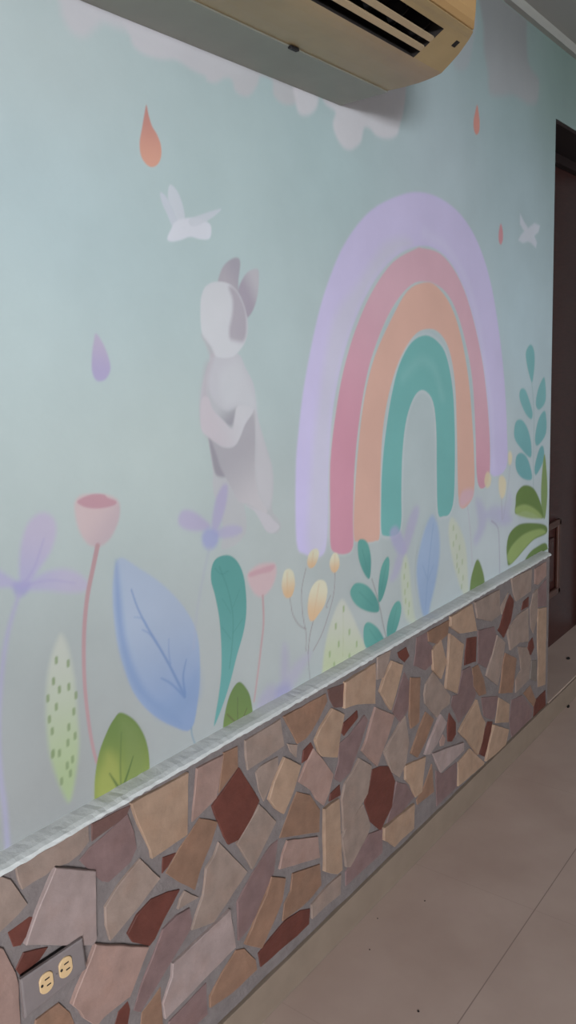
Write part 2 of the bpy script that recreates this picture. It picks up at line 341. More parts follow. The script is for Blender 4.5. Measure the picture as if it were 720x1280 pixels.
# far left flowers and leaves
LV = (190, 178, 206); LV2 = (176, 170, 208)
PG[:] = (0.95, 0.96, 0.98)
f1 = painted('painted_purple_flower', [
    Lay("65,395 62,300 75,225 100,175 140,155 172,175 180,220 160,285 120,345 92,395", LV, C5, w=.012, op=.85, c2=LV2, g="130,200 75,380"),
    Lay("85,395 130,352 200,335 255,352 282,385 265,408 215,412 150,405 100,405", (186, 176, 206), C5, w=.014, op=.8, c2=LV2, g="230,370 100,395"),
    Lay("-40,330 -10,335 30,360 60,380 70,400 30,395 -10,395 -45,380", LV2, C5, w=.012, op=.8),
    Lay("45,380 95,380 90,405 75,422 55,422 44,408", (160, 158, 204), C5, w=.012, op=.8),
    Lay("70,390 110,330 140,240", (168, 162, 204), C5, r=(.0025, .001), w=.006, op=.6), Lay("80,388 160,372 240,382", (168, 162, 204), C5, r=(.0025, .001), w=.006, op=.5)], wall, label='large pale purple flower at the left edge')
painted('stem', [Lay("60,420 25,540 5,680 -5,850 2,1000 15,1100 25,1240", (172, 168, 204), C5, r=(.0035, .0045), w=.01, op=.7)], f1)
PG[:] = (0.8, 1.0, 1.0)
t1 = painted('painted_tulip', [
    Lay("238,140 245,112 265,98 310,95 355,102 382,125 380,180 355,235 325,262 300,265 275,250 250,205", (222, 180, 184), C5, w=.008, c2=(210, 172, 180), g="290,150 360,220"),
    Lay("248,118 290,98 330,97 345,108 370,118 368,130 335,140 295,142 262,134", (208, 146, 158), C5, w=.004)], wall, label='large pink tulip on a long bent stem')
painted('stem', [Lay("312,262 298,330 280,420 270,520 268,620 272,720 284,830 298,910 310,955", (200, 146, 152), C5, r=(.0048, .0028), w=.004)], t1)
def spots(s, f, r, c=(138, 166, 106), w=.004, op=.85, dx=0, dy=7):
    out = []
    for x, y in parse(s): out.append(Lay(f"{x+dx},{y-dy} {x-dx},{y+dy}", c, f, r=(r, r), w=w, op=op))
    return out
PG[:] = (0.86, 0.8, 1.03)
painted('painted_spotted_leaf', [Lay("197,545 220,595 238,690 248,810 252,900 242,1000 224,1078 205,1060 182,1005 160,930 148,830 148,725 158,640 180,570", (200, 212, 182), C5, w=.014, c2=(178, 204, 140), g="197,560 200,1050")] +
        spots("180,628 218,638 171,695 220,713 190,722 153,750 243,740 180,777 236,792 158,817 167,855 220,842 240,870 217,892 170,925 190,925 232,945 168,930 215,965 225,990 197,1015", C5, .0029), wall, label='tall pale green leaf with square spots left of the tulip stem')
PG[:] = (0.81, 0.81, 0.85)
painted('painted_blue_leaf', [
    Lay("382,300 440,330 520,385 590,460 630,540 640,640 635,740 612,848 550,838 480,795 430,735 400,660 375,570 362,460 362,370", (182, 198, 220), C5, c2=(150, 176, 216), g="500,450 520,840", w=.006),
    Lay("372,310 366,400 370,500 390,620 430,720 500,790 580,835 560,800 480,740 430,650 400,540 385,400", (142, 170, 212), C5, w=.018, op=.85),
    Lay("600,790 560,820 500,790 560,740 600,700 632,660 636,740", (144, 172, 212), C5, w=.04, op=.6),
    Lay("420,402 440,460 470,520 500,570 540,640 570,700 592,745", (124, 156, 204), C5, r=(.0012, .0028), w=.004, op=.9),
    Lay("596,625 586,680 592,735", (126, 158, 206), C5, r=(.001, .003), w=.004, op=.9), Lay("515,685 550,705 590,745", (126, 158, 206), C5, r=(.001, .0025), w=.004, op=.9),
    Lay("455,530 480,545 505,580", (136, 166, 210), C5, r=(.001, .002), w=.004, op=.8), Lay("540,560 540,600 545,640", (136, 166, 210), C5, r=(.001, .002), w=.005, op=.7), Lay("430,490 455,495 470,520", (136, 166, 210), C5, r=(.001, .002), w=.005, op=.6),
    Lay("612,845 615,870 630,912", (140, 172, 190), C5, r=(.0022, .0015), w=.004, op=.8)], wall, label='large light blue leaf with darker veins')
GR = (120, 152, 72)
PG[:] = (0.82, 0.74, 1.1)
painted('painted_green_leaf', [
    Lay("386,795 425,815 452,850 470,895 478,950 476,1010 470,1100 302,1180 302,1080 304,1000 318,920 345,850 365,815", (120, 154, 70), C5, c2=(156, 180, 72), g="400,830 360,1060", w=.003),
    Lay("388,820 440,850 460,920 465,1000 430,1040 400,1000 395,900", (140, 168, 86), C5, w=.03, op=.5), Lay("330,960 345,920 380,960 380,1060 320,1100 310,1030", (176, 192, 84), C5, w=.03, op=.7),
    Lay("388,860 385,960 388,1060", (108, 140, 66), C5, r=(.0012, .002), w=.004, op=.8), Lay("350,990 385,1045", (92, 124, 58), C5, r=(.001, .003), w=.003, op=.85), Lay("426,935 412,980 395,1030", (96, 130, 60), C5, r=(.001, .003), w=.003, op=.85)], wall, label='olive green leaf below the blue leaf')
# flower in front of the rabbit
PG[:] = (0.95, 0.96, 0.98)
f2 = painted('painted_purple_flower', [
    Lay("188,1045 200,1018 225,1012 262,1028 305,1065 300,1085 260,1092 215,1085 192,1068", (182, 172, 206), B3, w=.012, op=.85),
    Lay("312,1085 325,985 348,930 365,915 374,930 368,990 348,1060 328,1095", (178, 170, 208), B3, w=.012, op=.8),
    Lay("325,1095 370,1072 415,1072 428,1092 395,1112 345,1118", (180, 174, 208), B3, w=.012, op=.8),
    Lay("278,1105 300,1082 335,1095 338,1130 322,1155 298,1160 280,1140", (160, 166, 212), B3, w=.014, op=.85)], wall, label='purple flower painted over the rabbit')
painted('stem', [Lay("262,684 254,720 246,765 242,810", (172, 174, 196), r=(.003, .002), w=.012, op=.45)], f2)
TE = (86, 156, 146)
PG[:] = (1.12, 1.04, 1.15)
painted('painted_teal_leaf', [
    Lay("180,185 200,157 240,150 272,178 292,235 299,330 290,410 265,500 245,580 220,660 188,740 192,700 202,640 211,560 212,470 205,370 190,290 176,235", TE, D6, w=.0035, c2=(96, 164, 156), g="230,200 230,600"),
    Lay("205,190 235,270 252,360 250,450 240,540", (72, 140, 130), D6, r=(.0015, .0015), w=.003, op=.6), Lay("190,195 212,215 235,205", (70, 138, 130), D6, r=(.001, .001), w=.003, op=.6),
    Lay("275,270 252,330", (72, 140, 130), D6, r=(.001, .001), w=.003, op=.5), Lay("215,300 245,350", (72, 140, 130), D6, r=(.001, .001), w=.003, op=.5), Lay("285,370 252,420", (72, 140, 130), D6, r=(.001, .001), w=.003, op=.5), Lay("215,400 245,440", (72, 140, 130), D6, r=(.001, .001), w=.003, op=.5)], wall, label='long teal leaf tapering down to a point')
PG[:] = (0.85, 1, 1)
t2 = painted('painted_tulip', [Lay("303,215 335,185 370,176 398,180 402,215 385,262 355,292 330,285 308,250", (224, 180, 186), D6, w=.012), Lay("308,212 345,196 395,182 385,205 345,215 312,225", (214, 156, 168), D6, w=.008, op=.75)], wall, label='small pink tulip right of the teal leaf')
painted('stem', [Lay("355,290 358,380 350,460 338,560 325,655", (206, 156, 160), D6, r=(.0032, .0025), w=.005, op=.9)], t2)
PG[:] = (0.85, 0.78, 1.1)
painted('painted_green_leaf', [
    Lay("276,588 298,610 312,640 320,690 320,735 310,800 212,850 216,780 220,720 235,650 255,605", (118, 152, 78), D6, w=.003, c2=(128, 160, 76), g="280,600 250,760"),
    Lay("268,640 268,700 268,750", (104, 112, 70), D6, r=(.0008, .0012), w=.003, op=.8), Lay("232,700 268,735", (110, 92, 66), D6, r=(.001, .0015), w=.003, op=.8), Lay("300,680 285,715 268,740", (104, 100, 66), D6, r=(.001, .0015), w=.003, op=.8)], wall, label='small green leaf below the teal leaf')
PG[:] = (0.9, 0.92, 1.0)
bp = painted('painted_bud_sprig', [
    Lay("450,296 458,350 480,390 505,405", (148, 132, 132), D6, r=(.0012, .0012), w=.004, op=.8), Lay("505,195 490,270 493,350 505,420 505,480", (150, 134, 134), D6, r=(.0012, .0012), w=.004, op=.8),
    Lay("605,210 600,290 565,410 530,480", (150, 130, 130), D6, r=(.0012, .0012), w=.004, op=.8), Lay("530,378 518,430 512,490", (146, 128, 126), D6, r=(.0014, .0014), w=.004, op=.8), Lay("590,290 575,325 580,330", (146, 128, 126), D6, r=(.0012, .0012), w=.004, op=.7),
    Lay("512,480 515,540 522,600", (150, 146, 146), D6, r=(.0014, .0014), w=.004, op=.8)], wall, label='branching sprig of cream buds')
for s, g in (("424,225 432,202 448,197 462,212 466,255 456,290 440,298 427,285 421,255", "440,210 440,290"), ("513,150 528,130 545,129 550,148 538,182 522,195 510,182", "530,140 525,190"),
          ("588,168 598,145 612,143 620,165 619,192 606,210 594,205 588,188", "605,150 605,205"), ("516,285 530,252 550,235 572,242 579,275 570,320 548,355 530,377 516,370 511,330", "550,250 530,370")):
    painted('bud', [Lay(s, (228, 216, 184), D6, c2=(226, 184, 140), g=g, w=.004),
                    Lay(g, (216, 176, 134), D6, r=(.0015, .001), w=.006, op=.6)], bp)
PG[:] = (0.9, 0.9, 0.9)
painted('painted_purple_flower', [
    Lay("425,460 440,470 445,530 440,600 455,650 400,680 415,600 418,530", (178, 172, 204), D6, w=.03, op=.65), Lay("520,485 505,530 470,590 440,640 430,600 460,530", (182, 176, 206), D6, w=.03, op=.6),
    Lay("330,690 345,640 380,600 420,610 440,650 380,690 330,720", (178, 172, 206), D6, w=.03, op=.65), Lay("405,610 440,590 455,630 430,665 400,650", (164, 166, 208), D6, w=.03, op=.7)], wall, label='blurred purple flower just above the ledge')
PG[:] = (0.85, 0.8, 0.95)
painted('painted_spotted_leaf', [Lay("427,749 438,765 448,788 457,812 462,850 404,880 403,835 408,798 416,770", (202, 212, 188), c2=(192, 208, 160), g="430,760 415,840", w=.014)] +
        spots("635,335 608,395 655,415 618,457 680,457 587,492 655,500 602,530", D6, .004, (158, 186, 126), w=.004, dy=6) + [Lay("632,340 634,420 632,500", (180, 196, 140), D6, r=(.001, .001), w=.004, op=.7)], wall, label='broad pale leaf with square spots beside the bud sprig')
TG = (92, 160, 150)
PG[:] = (1, 0.95, 1)
sp = painted('painted_leaf_sprig', [Lay("145,368 158,410 168,450 178,500 190,552", (130, 130, 126), E7, r=(.0015, .0018), w=.005, op=.85)], wall, label='dark teal leaf sprig right of the spotted leaf')
for s, v in (("106,265 118,256 132,265 141,295 143,330 138,368 122,350 108,310", "118,285 132,340"), ("188,306 195,320 190,370 176,420 164,432 164,385 172,335", "185,330 172,400"), ("85,400 100,380 125,383 145,400 162,430 164,460 135,460 105,445 88,422", "110,405 150,445"),
          ("210,436 224,432 228,460 215,510 192,548 187,510 195,468", "215,450 200,520"), ("122,508 132,490 150,496 168,515 183,550 168,572 142,576 124,550", "138,510 170,555")):
    painted('leaf', [Lay(s, TG, E7, w=.005, c2=(80, 148, 140), g=v), Lay(v, (70, 134, 128), E7, r=(.0012, .0012), w=.005, op=.5)], sp)
PG[:] = (0.85, 0.85, 0.85)
painted('painted_purple_flower', [
    Lay("196,235 212,220 228,240 242,285 228,305 205,275", (170, 166, 208), E7, w=.02, op=.75), Lay("230,285 244,215 262,170 275,165 277,185 262,240 240,300", (176, 170, 206), E7, w=.025, op=.7),
    Lay("218,300 204,345 196,372 212,368 232,320", (176, 170, 206), E7, w=.025, op=.65)], wall, label='purple flower under the teal rainbow band')
PG[:] = (0.8, 0.78, 0.9)
painted('painted_spotted_leaf', [Lay("240,300 250,340 256,400 264,465 272,495 255,492 238,470 228,400 228,345", (200, 212, 180), E7, w=.02, op=.85)] + spots("240,330 236,362 246,385 238,405 240,430 250,440 248,462", E7, .003, (168, 190, 128), w=.006, dy=5, op=.8), wall, label='narrow pale leaf with yellow green spots')
PG[:] = (0.8, 0.8, 0.8)
painted('painted_blue_leaf', [Lay("318,190 332,225 336,290 326,370 310,440 302,472 288,468 276,405 271,335 284,262 303,205", (160, 184, 220), E7, w=.02, op=.9, c2=(148, 174, 214), g="310,230 295,440"),
    Lay("318,215 305,330 296,450", (130, 160, 204), E7, r=(.0015, .002), w=.01, op=.6), Lay("318,330 304,370", (130, 160, 204), E7, r=(.0015, .002), w=.01, op=.5), Lay("288,330 300,365", (130, 160, 204), E7, r=(.0015, .002), w=.01, op=.5)], wall, label='slender blue leaf under the rainbow')
PG[:] = (0.8, 0.78, 0.85)
painted('painted_spotted_leaf', [Lay("370,195 390,220 408,270 415,345 416,425 400,405 380,345 367,285 361,230", (202, 212, 188), E7, w=.018, op=.9)] + spots("375,225 383,250 375,270 392,280 385,305 400,320 390,345 402,365 398,390 385,330", E7, .003, (158, 184, 126), w=.006, dy=5, op=.8), wall, label='pale spotted leaf at the foot of the teal band')
PG[:] = (0.75, 0.72, 0.8)
painted('painted_green_leaf', [Lay("443,313 456,340 463,380 462,440 422,460 422,385 431,340", (120, 148, 84), E7, w=.008)], wall, label='small dark green leaf poking over the ledge')
PG[:] = (0.8, 0.82, 0.85)
t3 = painted('painted_tulip', [Lay("392,155 398,125 415,115 432,118 428,142 412,158 400,166", (214, 176, 188), E7, w=.02, op=.85)], wall, label='small pale pink tulip at the far leg of the rainbow')
painted('stem', [Lay("414,160 420,210 425,270 428,330", (184, 166, 186), E7, r=(.0018, .0018), w=.008, op=.55)], t3)
f5 = painted('painted_purple_flower', [
    Lay("438,150 452,150 468,185 462,230 440,270 432,255 445,215", (178, 172, 208), E7, w=.04, op=.6), Lay("465,190 485,165 512,170 540,195 530,215 495,215", (176, 172, 208), E7, w=.04, op=.6), Lay("500,180 525,150 532,120 540,160 520,210", (182, 178, 208), E7, w=.04, op=.5)], wall, label='soft purple flower beside the far bud sprig')
bs = painted('painted_bud_sprig', [Lay("482,205 500,225 504,280 505,355", (150, 140, 168), E7, r=(.0022, .0022), w=.008, op=.7), Lay("510,140 512,200", (160, 150, 160), E7, r=(.002, .002), w=.008, op=.6), Lay("535,45 528,110 515,200", (162, 156, 172), E7, r=(.002, .002), w=.01, op=.45)], wall, label='faint sprig of cream buds near the doorway')
for s in ("466,72 474,68 481,85 478,105 468,112 462,95", "503,85 513,78 523,95 520,130 510,142 503,120", "529,15 536,10 540,25 537,45 530,45"):
    painted('bud', [Lay(s, (222, 206, 168), E7, w=.012, op=.85)], bs)
PG[:] = (0.68, 0.82, 0.85)
s2 = painted('painted_leaf_sprig', [Lay("172,250 178,330 180,400 178,500 178,640", (140, 168, 168), G8, r=(.002, .002), w=.008, op=.7)], wall, label='pale teal leaf sprig beside the doorway')
for s in ("168,135 180,155 182,200 175,258 168,250 156,200 153,160", "207,252 216,250 219,320 198,352 186,335 192,290", "135,285 150,285 164,320 175,362 170,384 150,362 132,315", "203,368 218,360 220,430 192,472 183,452 190,402",
          "118,395 138,386 158,415 170,465 168,512 138,484 114,445", "198,482 211,476 212,520 187,570 182,542", "120,510 138,496 160,520 173,582 142,582 120,552"):
    painted('leaf', [Lay(s, (128, 176, 178), G8, w=.010, c2=(116, 166, 170), g="150,300 150,560")], s2)
PG[:] = (0.7, 0.68, 0.73)
gp = painted('painted_leafy_plant', [Lay("214,500 222,560 224,640 216,715 205,690 204,600", (136, 164, 100), G8, w=.008)], wall, label='bright green plant at the doorway edge')
for s, s3 in (("118,665 122,630 145,605 175,612 195,645 208,690 208,715 180,700 150,690 118,700", "118,680 150,668 185,685 208,712 180,716 150,712 122,702"),
           ("88,810 98,765 130,735 175,730 218,738 220,765 180,785 150,815 120,850 95,872 90,850", "90,840 110,800 150,765 200,750 218,762 180,782 150,812 120,848 100,866"),
           ("142,870 160,835 185,812 222,800 222,880 180,890 150,890", "")):
    L_ = [Lay(s, (112, 142, 76), G8, w=.008)]
    if s3: L_.append(Lay(s3, (160, 186, 110), G8, w=.012, op=.9))
    painted('leaf', L_, gp)

# ------------------------------------------------------------------ stone cladding
SC = dict(b=(158, 139, 130), p=(164, 136, 128), o=(148, 116, 98), r=(108, 62, 54), m=(132, 108, 108), w=(166, 148, 146), d=(112, 84, 80), y=(176, 148, 128), g=(128, 118, 112))
ST = """b4 20,1085 111,1030 112,1052 100,1068 86,1079 75,1083 70,1082 58,1094 41,1103 28,1112 23,1100
d1 115,1030 164,1006 158,1020 133,1039 115,1052
m3 100,1076 114,1059 133,1043 160,1018 168,1040 171,1060 163,1078 136,1103 128,1102 108,1084
b4 -20,1086 0,1095 14,1100 35,1130 24,1143 0,1166 -20,1180
w11 70,1085 120,1089 121,1140 122,1174 118,1182 33,1182 47,1140
r1 37,1146 45,1147 41,1158 26,1182 17,1184 10,1166
r1 30,1191 60,1184 50,1200 26,1220 20,1212
p4 -20,1178 4,1186 20,1216 24,1230 27,1290 -20,1300
p12 121,1181 187,1184 163,1246 130,1272 121,1283 106,1274 100,1264 91,1257
o2 74,1254 88,1266 102,1296 40,1296 45,1275
r1 160,1252 163,1262 158,1296 140,1296 148,1265
y10 165,1005 236,966 235,1044 191,1074 189,1064 180,1044 170,1020
p5 247,961 279,944 271,998 241,1028
o3 280,941 297,933 298,959 284,978 274,992
r5 300,960 325,1001 314,1024 298,1050 286,1056 280,1046 270,1020 266,1008
o3 250,1023 272,1027 264,1055 250,1090 244,1113 226,1104 208,1092 225,1060 240,1038
r1 204,1072 220,1066 210,1084 203,1092
b6 176,1074 201,1098 174,1134 142,1172 138,1176 133,1158 132,1134 148,1108
r4 225,1112 206,1148 194,1174 187,1183 166,1178 160,1168 172,1144 190,1124 210,1115
b5 232,1114 249,1122 223,1137 226,1124
m3 237,1135 240,1150 238,1162 210,1210 176,1266 168,1264 176,1236 190,1200 204,1162 222,1144
b6 274,1053 310,1090 268,1153 240,1163 254,1120 258,1086 268,1070
w9 288,1137 295,1184 264,1216 230,1252 208,1275 205,1256 216,1222 217,1205 244,1180 268,1157
m2 258,1229 260,1268 243,1284 208,1296 212,1277 235,1253
o2 201,1234 203,1268 205,1296 175,1296 178,1266 190,1250
o4 296,1188 306,1186 320,1200 322,1212 290,1242 263,1260 263,1246 278,1216
o7 340,1096 358,1098 354,1126 344,1150 328,1186 307,1181 316,1160 320,1148 334,1118
m3 340,1056 348,1050 343,1090 334,1110 319,1146 310,1162 298,1176 297,1128 316,1092
b8 325,1006 346,1027 316,1087 297,1055 310,1032
b5 307,926 351,899 356,932 336,946 310,963 308,946
b5 360,930 372,931 371,947 364,940
b3 320,966 326,958 348,946 348,960 330,1002 324,988
y10 357,947 377,957 368,988 355,1018 346,1012 337,1000 344,976
o4 355,896 408,867 410,876 400,897 390,914 382,924 372,930 366,918
r2 389,928 392,934 384,950 378,954 380,938
p8 393,936 405,950 417,968 412,990 405,1007 397,1000 391,989 374,978 383,956
o4 372,990 388,994 400,1012 399,1040 375,1044 350,1048 360,1020
p6 360,1051 398,1046 400,1072 368,1082 350,1087 354,1068
o4 366,1092 400,1080 402,1106 390,1122 378,1134 354,1152 356,1130 364,1114
r3 358,1150 376,1138 388,1136 387,1155 372,1170 350,1188 326,1209 323,1192 345,1165
b6 427,1093 426,1118 411,1130 391,1149 390,1131 410,1108
y12 425,999 428,1088 422,1093 414,1092 407,1090 407,1012
r2 425,981 426,994 412,1002 414,992
y11 417,886 431,893 426,918 422,947 404,946 400,942 395,926 402,910
d2 410,862 431,854 429,884 418,885 412,874
y9 432,853 470,829 470,880 446,881 431,886
r3 447,888 448,897 430,920 427,916 430,904
m3 456,894 460,900 450,932 438,966 426,978 418,974 424,952 424,930 438,918
p8 470,884 494,894 486,920 476,946 472,958 453,939 458,926
b4 472,822 489,813 486,828 480,847 472,850
y11 491,826 504,831 498,858 490,888 476,865 482,846
m3 506,840 512,852 510,888 500,902 491,890 498,866
r1 497,816 508,809 512,820 506,828 499,822
m2 521,797 534,790 535,803 541,808 542,828 532,838 517,832 520,816
o4 535,790 562,775 560,793 547,805 536,802
y9 564,771 591,755 597,789 575,792 564,783
y10 563,792 580,805 576,843 572,867 558,861 561,827
y9 552,800 559,827 552,849 542,838 541,813
r3 584,798 596,796 595,827 581,832 582,815
o5 514,847 526,847 524,903 514,911 512,895
b6 542,840 563,870 562,880 552,888 547,897 532,880 531,868 533,855
m2 578,838 588,833 592,850 595,868 588,885 574,904 569,892 564,882 566,870 573,868
o5 533,890 543,899 532,928 522,947 514,942 523,915
w8 552,893 559,903 547,930 538,943 532,944 538,925
p3 554,918 557,923 555,932 551,933 550,927
r3 562,891 570,903 570,918 565,927 560,927 560,907
w10 580,928 580,938 552,966 542,942 555,937
y11 597,875 601,892 607,903 603,927 598,944 586,927 575,915
b8 507,895 512,928 508,955 500,972 490,965 481,940 490,923
y7 533,946 530,970 528,990 520,997 514,982 507,975 507,957
y12 519,1005 518,1036 502,1050 494,1059 488,1054 481,1051 481,1035
r4 486,958 494,976 490,1008 476,1038 464,1028 456,1004 463,980 466,962 476,958
m2 496,977 508,980 518,996 502,1016 484,1030 492,1000
b8 450,948 465,957 460,992 440,1026 430,1040 428,1000 432,980 442,964
b7 455,1006 464,1032 460,1044 438,1084 433,1084 428,1048 434,1032
m3 462,1042 478,1036 478,1066 433,1108 433,1090 446,1068
o4 540,955 543,990 530,1000 522,1006 521,1000 530,985
m2 545,963 553,967 571,953 571,984 546,1008
y5 573,953 588,936 598,946 606,953 605,956 573,983
y10 618,906 637,912 633,932 620,943 608,952 612,930
r2 610,902 616,902 613,920 606,946 600,943 605,917
y4 624,872 637,880 636,903 620,904
o5 632,816 646,823 641,866 625,867 629,832
b7 622,794 632,803 629,826 623,857 608,845 616,819
m2 598,788 618,783 621,794 615,818 608,835 598,829
b7 594,753 625,737 626,768 615,777 597,773
r4 638,743 643,751 639,776 630,797 623,788 625,784 632,759
b5 636,741 627,759 628,768 632,756
b5 640,723 665,711 664,739 646,752 642,742
r2 661,746 661,758 652,763 654,752
b6 661,760 661,802 650,803 638,813 635,792 636,786 648,769
b4 648,809 659,809 664,823 661,850 645,866 645,850 652,837
b4 667,742 672,736 672,770 667,792 664,784 663,760
r3 666,797 668,809 664,819 659,816 662,803
y4 673,761 683,759 682,856 673,859 673,823 672,791
m2 673,737 683,724 683,757 673,759
p4 669,711 683,702 683,720 673,731 669,730
g3 665,826 671,825 671,852 663,849
o3 663,857 670,875 667,883 655,867
r3 682,863 682,886 667,897 668,877
m2 640,875 653,869 665,885 664,898 640,922 637,900
m2 602,872 623,870 618,900 612,899 605,895
o4 591,835 598,831 605,848 608,867 600,870 592,858"""
SV, SF, SCc = [], [], []
def stone(P, h, c, yb=.012):
    """prism standing h proud of the mortar; P = outline (x, z) on its front plane"""
    # break the outline so its edges chip a little
    Q = []
    for i in range(len(P)):
        a, b = np.array(P[i]), np.array(P[(i+1) % len(P)]); L = np.linalg.norm(b-a); n = max(1, int(L/.022))
        for k in range(n):
            q = a+(b-a)*k/n
            if k: q = q+np.array([random.uniform(-1, 1), random.uniform(-1, 1)])*.0009
            Q.append(q)
    cx, cz = np.mean(Q, 0); n = len(Q); base = len(SV)
    tx, tz = random.uniform(-.012, .012), random.uniform(-.012, .012)
    bev = .0012 if h > .004 else .0008
    fy = lambda q: -(h+tx*(q[0]-cx)+tz*(q[1]-cz))
    for ring in range(3):
        for q in Q:
            d = q-np.array([cx, cz]); L = max(np.linalg.norm(d), 1e-6)
            if ring == 0: SV.append((q[0], yb, q[1]))
            elif ring == 1: SV.append((q[0], fy(q)+bev, q[1]))
            else: e = q-d/L*bev; SV.append((e[0], fy(e), e[1]))
            SCc.append(c if ring == 2 else np.clip(c*1.25+.01, 0, .85))      # rims lightened to paint in the light that slab edges catch
    for rg in range(2):
        for i in range(n):
            j = (i+1) % n
            SF.append((base+rg*n+i, base+rg*n+j, base+(rg+1)*n+j, base+(rg+1)*n+i))
    SF.append(tuple(base+2*n+i for i in range(n)))
for ln in ST.split('\n'):
    k, *pts = ln.split()
    h = float(k[1:])*.00065; j = np.array([random.uniform(.93, 1.07)]*3)
    P = [onY(*map(float, p.split(',')), -h)[[0, 2]] for p in pts]
    P = [np.array([min(max(q[0], XA), XC-.002), min(max(q[1], .0885), LEDGE-.012)]) for q in P]
    stone(P, h, alb(SC[k[0]])*j*.55)
# stones beyond the picture's left and lower edge: broken slabs laid in the same manner
S = .105; sites = [(x*S+random.uniform(-.036, .036), .09+z*S+random.uniform(-.036, .036)) for x in range(-12, 13) for z in range(-1, 7)]
for s in sites:
    poly = [np.array(p) for p in ((s[0]-.2, s[1]-.2), (s[0]+.2, s[1]-.2), (s[0]+.2, s[1]+.2), (s[0]-.2, s[1]+.2))]
    for t in sites:
        if t is s or abs(t[0]-s[0])+abs(t[1]-s[1]) > .35: continue
        n = np.array(t)-np.array(s); L = np.linalg.norm(n); n = n/L; d = L/2-.006; out = []
        for i in range(len(poly)):
            a, b = poly[i], poly[(i+1) % len(poly)]; da, db = (a-np.array(s))@n-d, (b-np.array(s))@n-d
            if da <= 0: out.append(a)
            if (da < 0) != (db < 0): out.append(a+(b-a)*da/(da-db))
        poly = out
        if len(poly) < 3: break
    if len(poly) < 3: continue
    poly = [np.array([q[0], min(max(q[1], .0885), LEDGE-.014)]) for q in poly]
    if max(q[1] for q in poly)-min(q[1] for q in poly) < .02: continue
    pp = [pix((q[0], 0, q[1])) for q in poly]
    if any(p[0] > -14 and p[1] < 1292 for p in pp): continue
    k = random.choice('bbpyyomrw')
    stone(poly, random.uniform(.003, .007), alb(SC[k])*random.uniform(.54, .62))
nS = len(SF)
cl = mesh_from(SV, SF, np.array(SCc), 'stone_cladding')
# mortar body (fine grid, slightly uneven by bump) joined into the same mesh
mb = bmesh.new(); mb.from_mesh(cl); lay = mb.verts.layers.float_color['Col']
gx = list(np.arange(XA, XC, .02))+[XC]; gz = list(np.linspace(.087, LEDGE-.006, 30)); mc = alb((124, 116, 116))*.66; vs = {}
for i, x in enumerate(gx):
    for j, z in enumerate(gz):
        dy = .0012*math.sin(37*x+9*z)*math.sin(53*z-11*x) if 0 < i < len(gx)-1 else 0
        v = mb.verts.new((x, SY+.0012+dy, z)); v[lay] = (*mc, 1); vs[i, j] = v
for i in range(len(gx)-1):
    for j in range(len(gz)-1): f = mb.faces.new((vs[i, j], vs[i+1, j], vs[i+1, j+1], vs[i, j+1])); f.material_index = 1
e = [mb.verts.new(p) for p in ((XC, WY, .087), (XC, WY, LEDGE-.006))]
for v in e: v[lay] = (*mc, 1)
f = mb.faces.new([vs[len(gx)-1, j] for j in range(len(gz))]+[e[1], e[0]]); f.material_index = 1
mb.to_mesh(cl); mb.free()
M_mortar = mat('mortar', attr=True, rough=.85, spec=.15, vary=.1, scale=40, bump=.5, bscale=110)
clad = obj('stone_cladding', cl, [M_stone, M_mortar], wall); clad['label'] = 'crazy paving of broken beige, mauve, tan and brick red stone slabs in grey mortar'
# plaster cap on top of the cladding: slightly wavy strip
bm = bmesh.new(); prev = None; x = XA; rng = random.Random(3)
while x < XC+.001:
    o1, o2, o3 = [rng.uniform(-.0022, .0022) for _ in range(3)]
    pr = [(WY, .6725+o1*.3), (.004, .6695+o2*.3), (-.0050+o1*.4, .6665+o2*.5), (-.0085+o3*.5, .6615+o3*.5), (-.004, .658+o1*.7), (WY, .6575)]
    ring = [bm.verts.new((x, a, b)) for a, b in pr]
    if prev:
        for i in range(len(pr)): bm.faces.new((prev[i], prev[(i+1) % 6], ring[(i+1) % 6], ring[i]))
    else: bm.faces.new(ring)
    prev = ring; x += .012
bm.faces.new(prev[::-1])
cap = obj('ledge_cap', bm, M_ledge, wall); cap['label'] = 'rough whitish plaster ledge capping the stone cladding'

# ------------------------------------------------------------------ baseboard, step and doorway
structure(boxo('baseboard_left', (XA, XC, -.0085, WY, 0, .0875), M_base, bevel=.0015))
structure(boxo('trim_2', (XC+.001, DX1+.12, 0, .5, 0, .087), [M_floor]))
structure(boxo('baseboard_step', (XC+.002, DX1+.12, -.006, -.0005, 0, .082), M_base))
DY = .205
door = structure(boxo('door_1', (XE-.02, DX1+.02, DY, DY+.045, .088, ZT-.02), M_wood))
frm = bmesh.new()
box(frm, XE-.01, XE+.035, DY-.03, DY-.001, .088, ZT-.001); box(frm, DX1-.035, DX1+.01, DY-.03, DY-.001, .088, ZT-.001); box(frm, XE+.035, DX1-.035, DY-.03, DY-.001, ZT-.045, ZT-.001)
obj('door_frame', frm, M_wood2, door)
# black head lining of the opening
obj_head = boxo('head_lining', (XE+.001, DX1-.001, WY+.002, DY-.031, ZT-.012, ZT-.0005), M_wood2, door)
P1, P2 = onY(703, 648, DY-.02), onY(709, 735, DY-.02)
def panel(xa, xb, za, zb):
    b = bmesh.new(); t = .03
    for d in ((xa, xa+t, za, zb), (xb-t, xb, za, zb), (xa, xb, za, za+t), (xa, xb, zb-t, zb)): box(b, d[0], d[1], DY-.018, DY-.001, d[2], d[3], bevel=.006)
    o = obj('raised_panel', b, M_mould, door); b = bmesh.new(); box(b, xa+.07, xb-.07, DY-.012, DY-.001, za+.07, zb-.07, bevel=.008); obj('panel_field', b, M_wood, o)
panel(P1[0]-.36, P1[0]+.0, P2[2], P1[2])

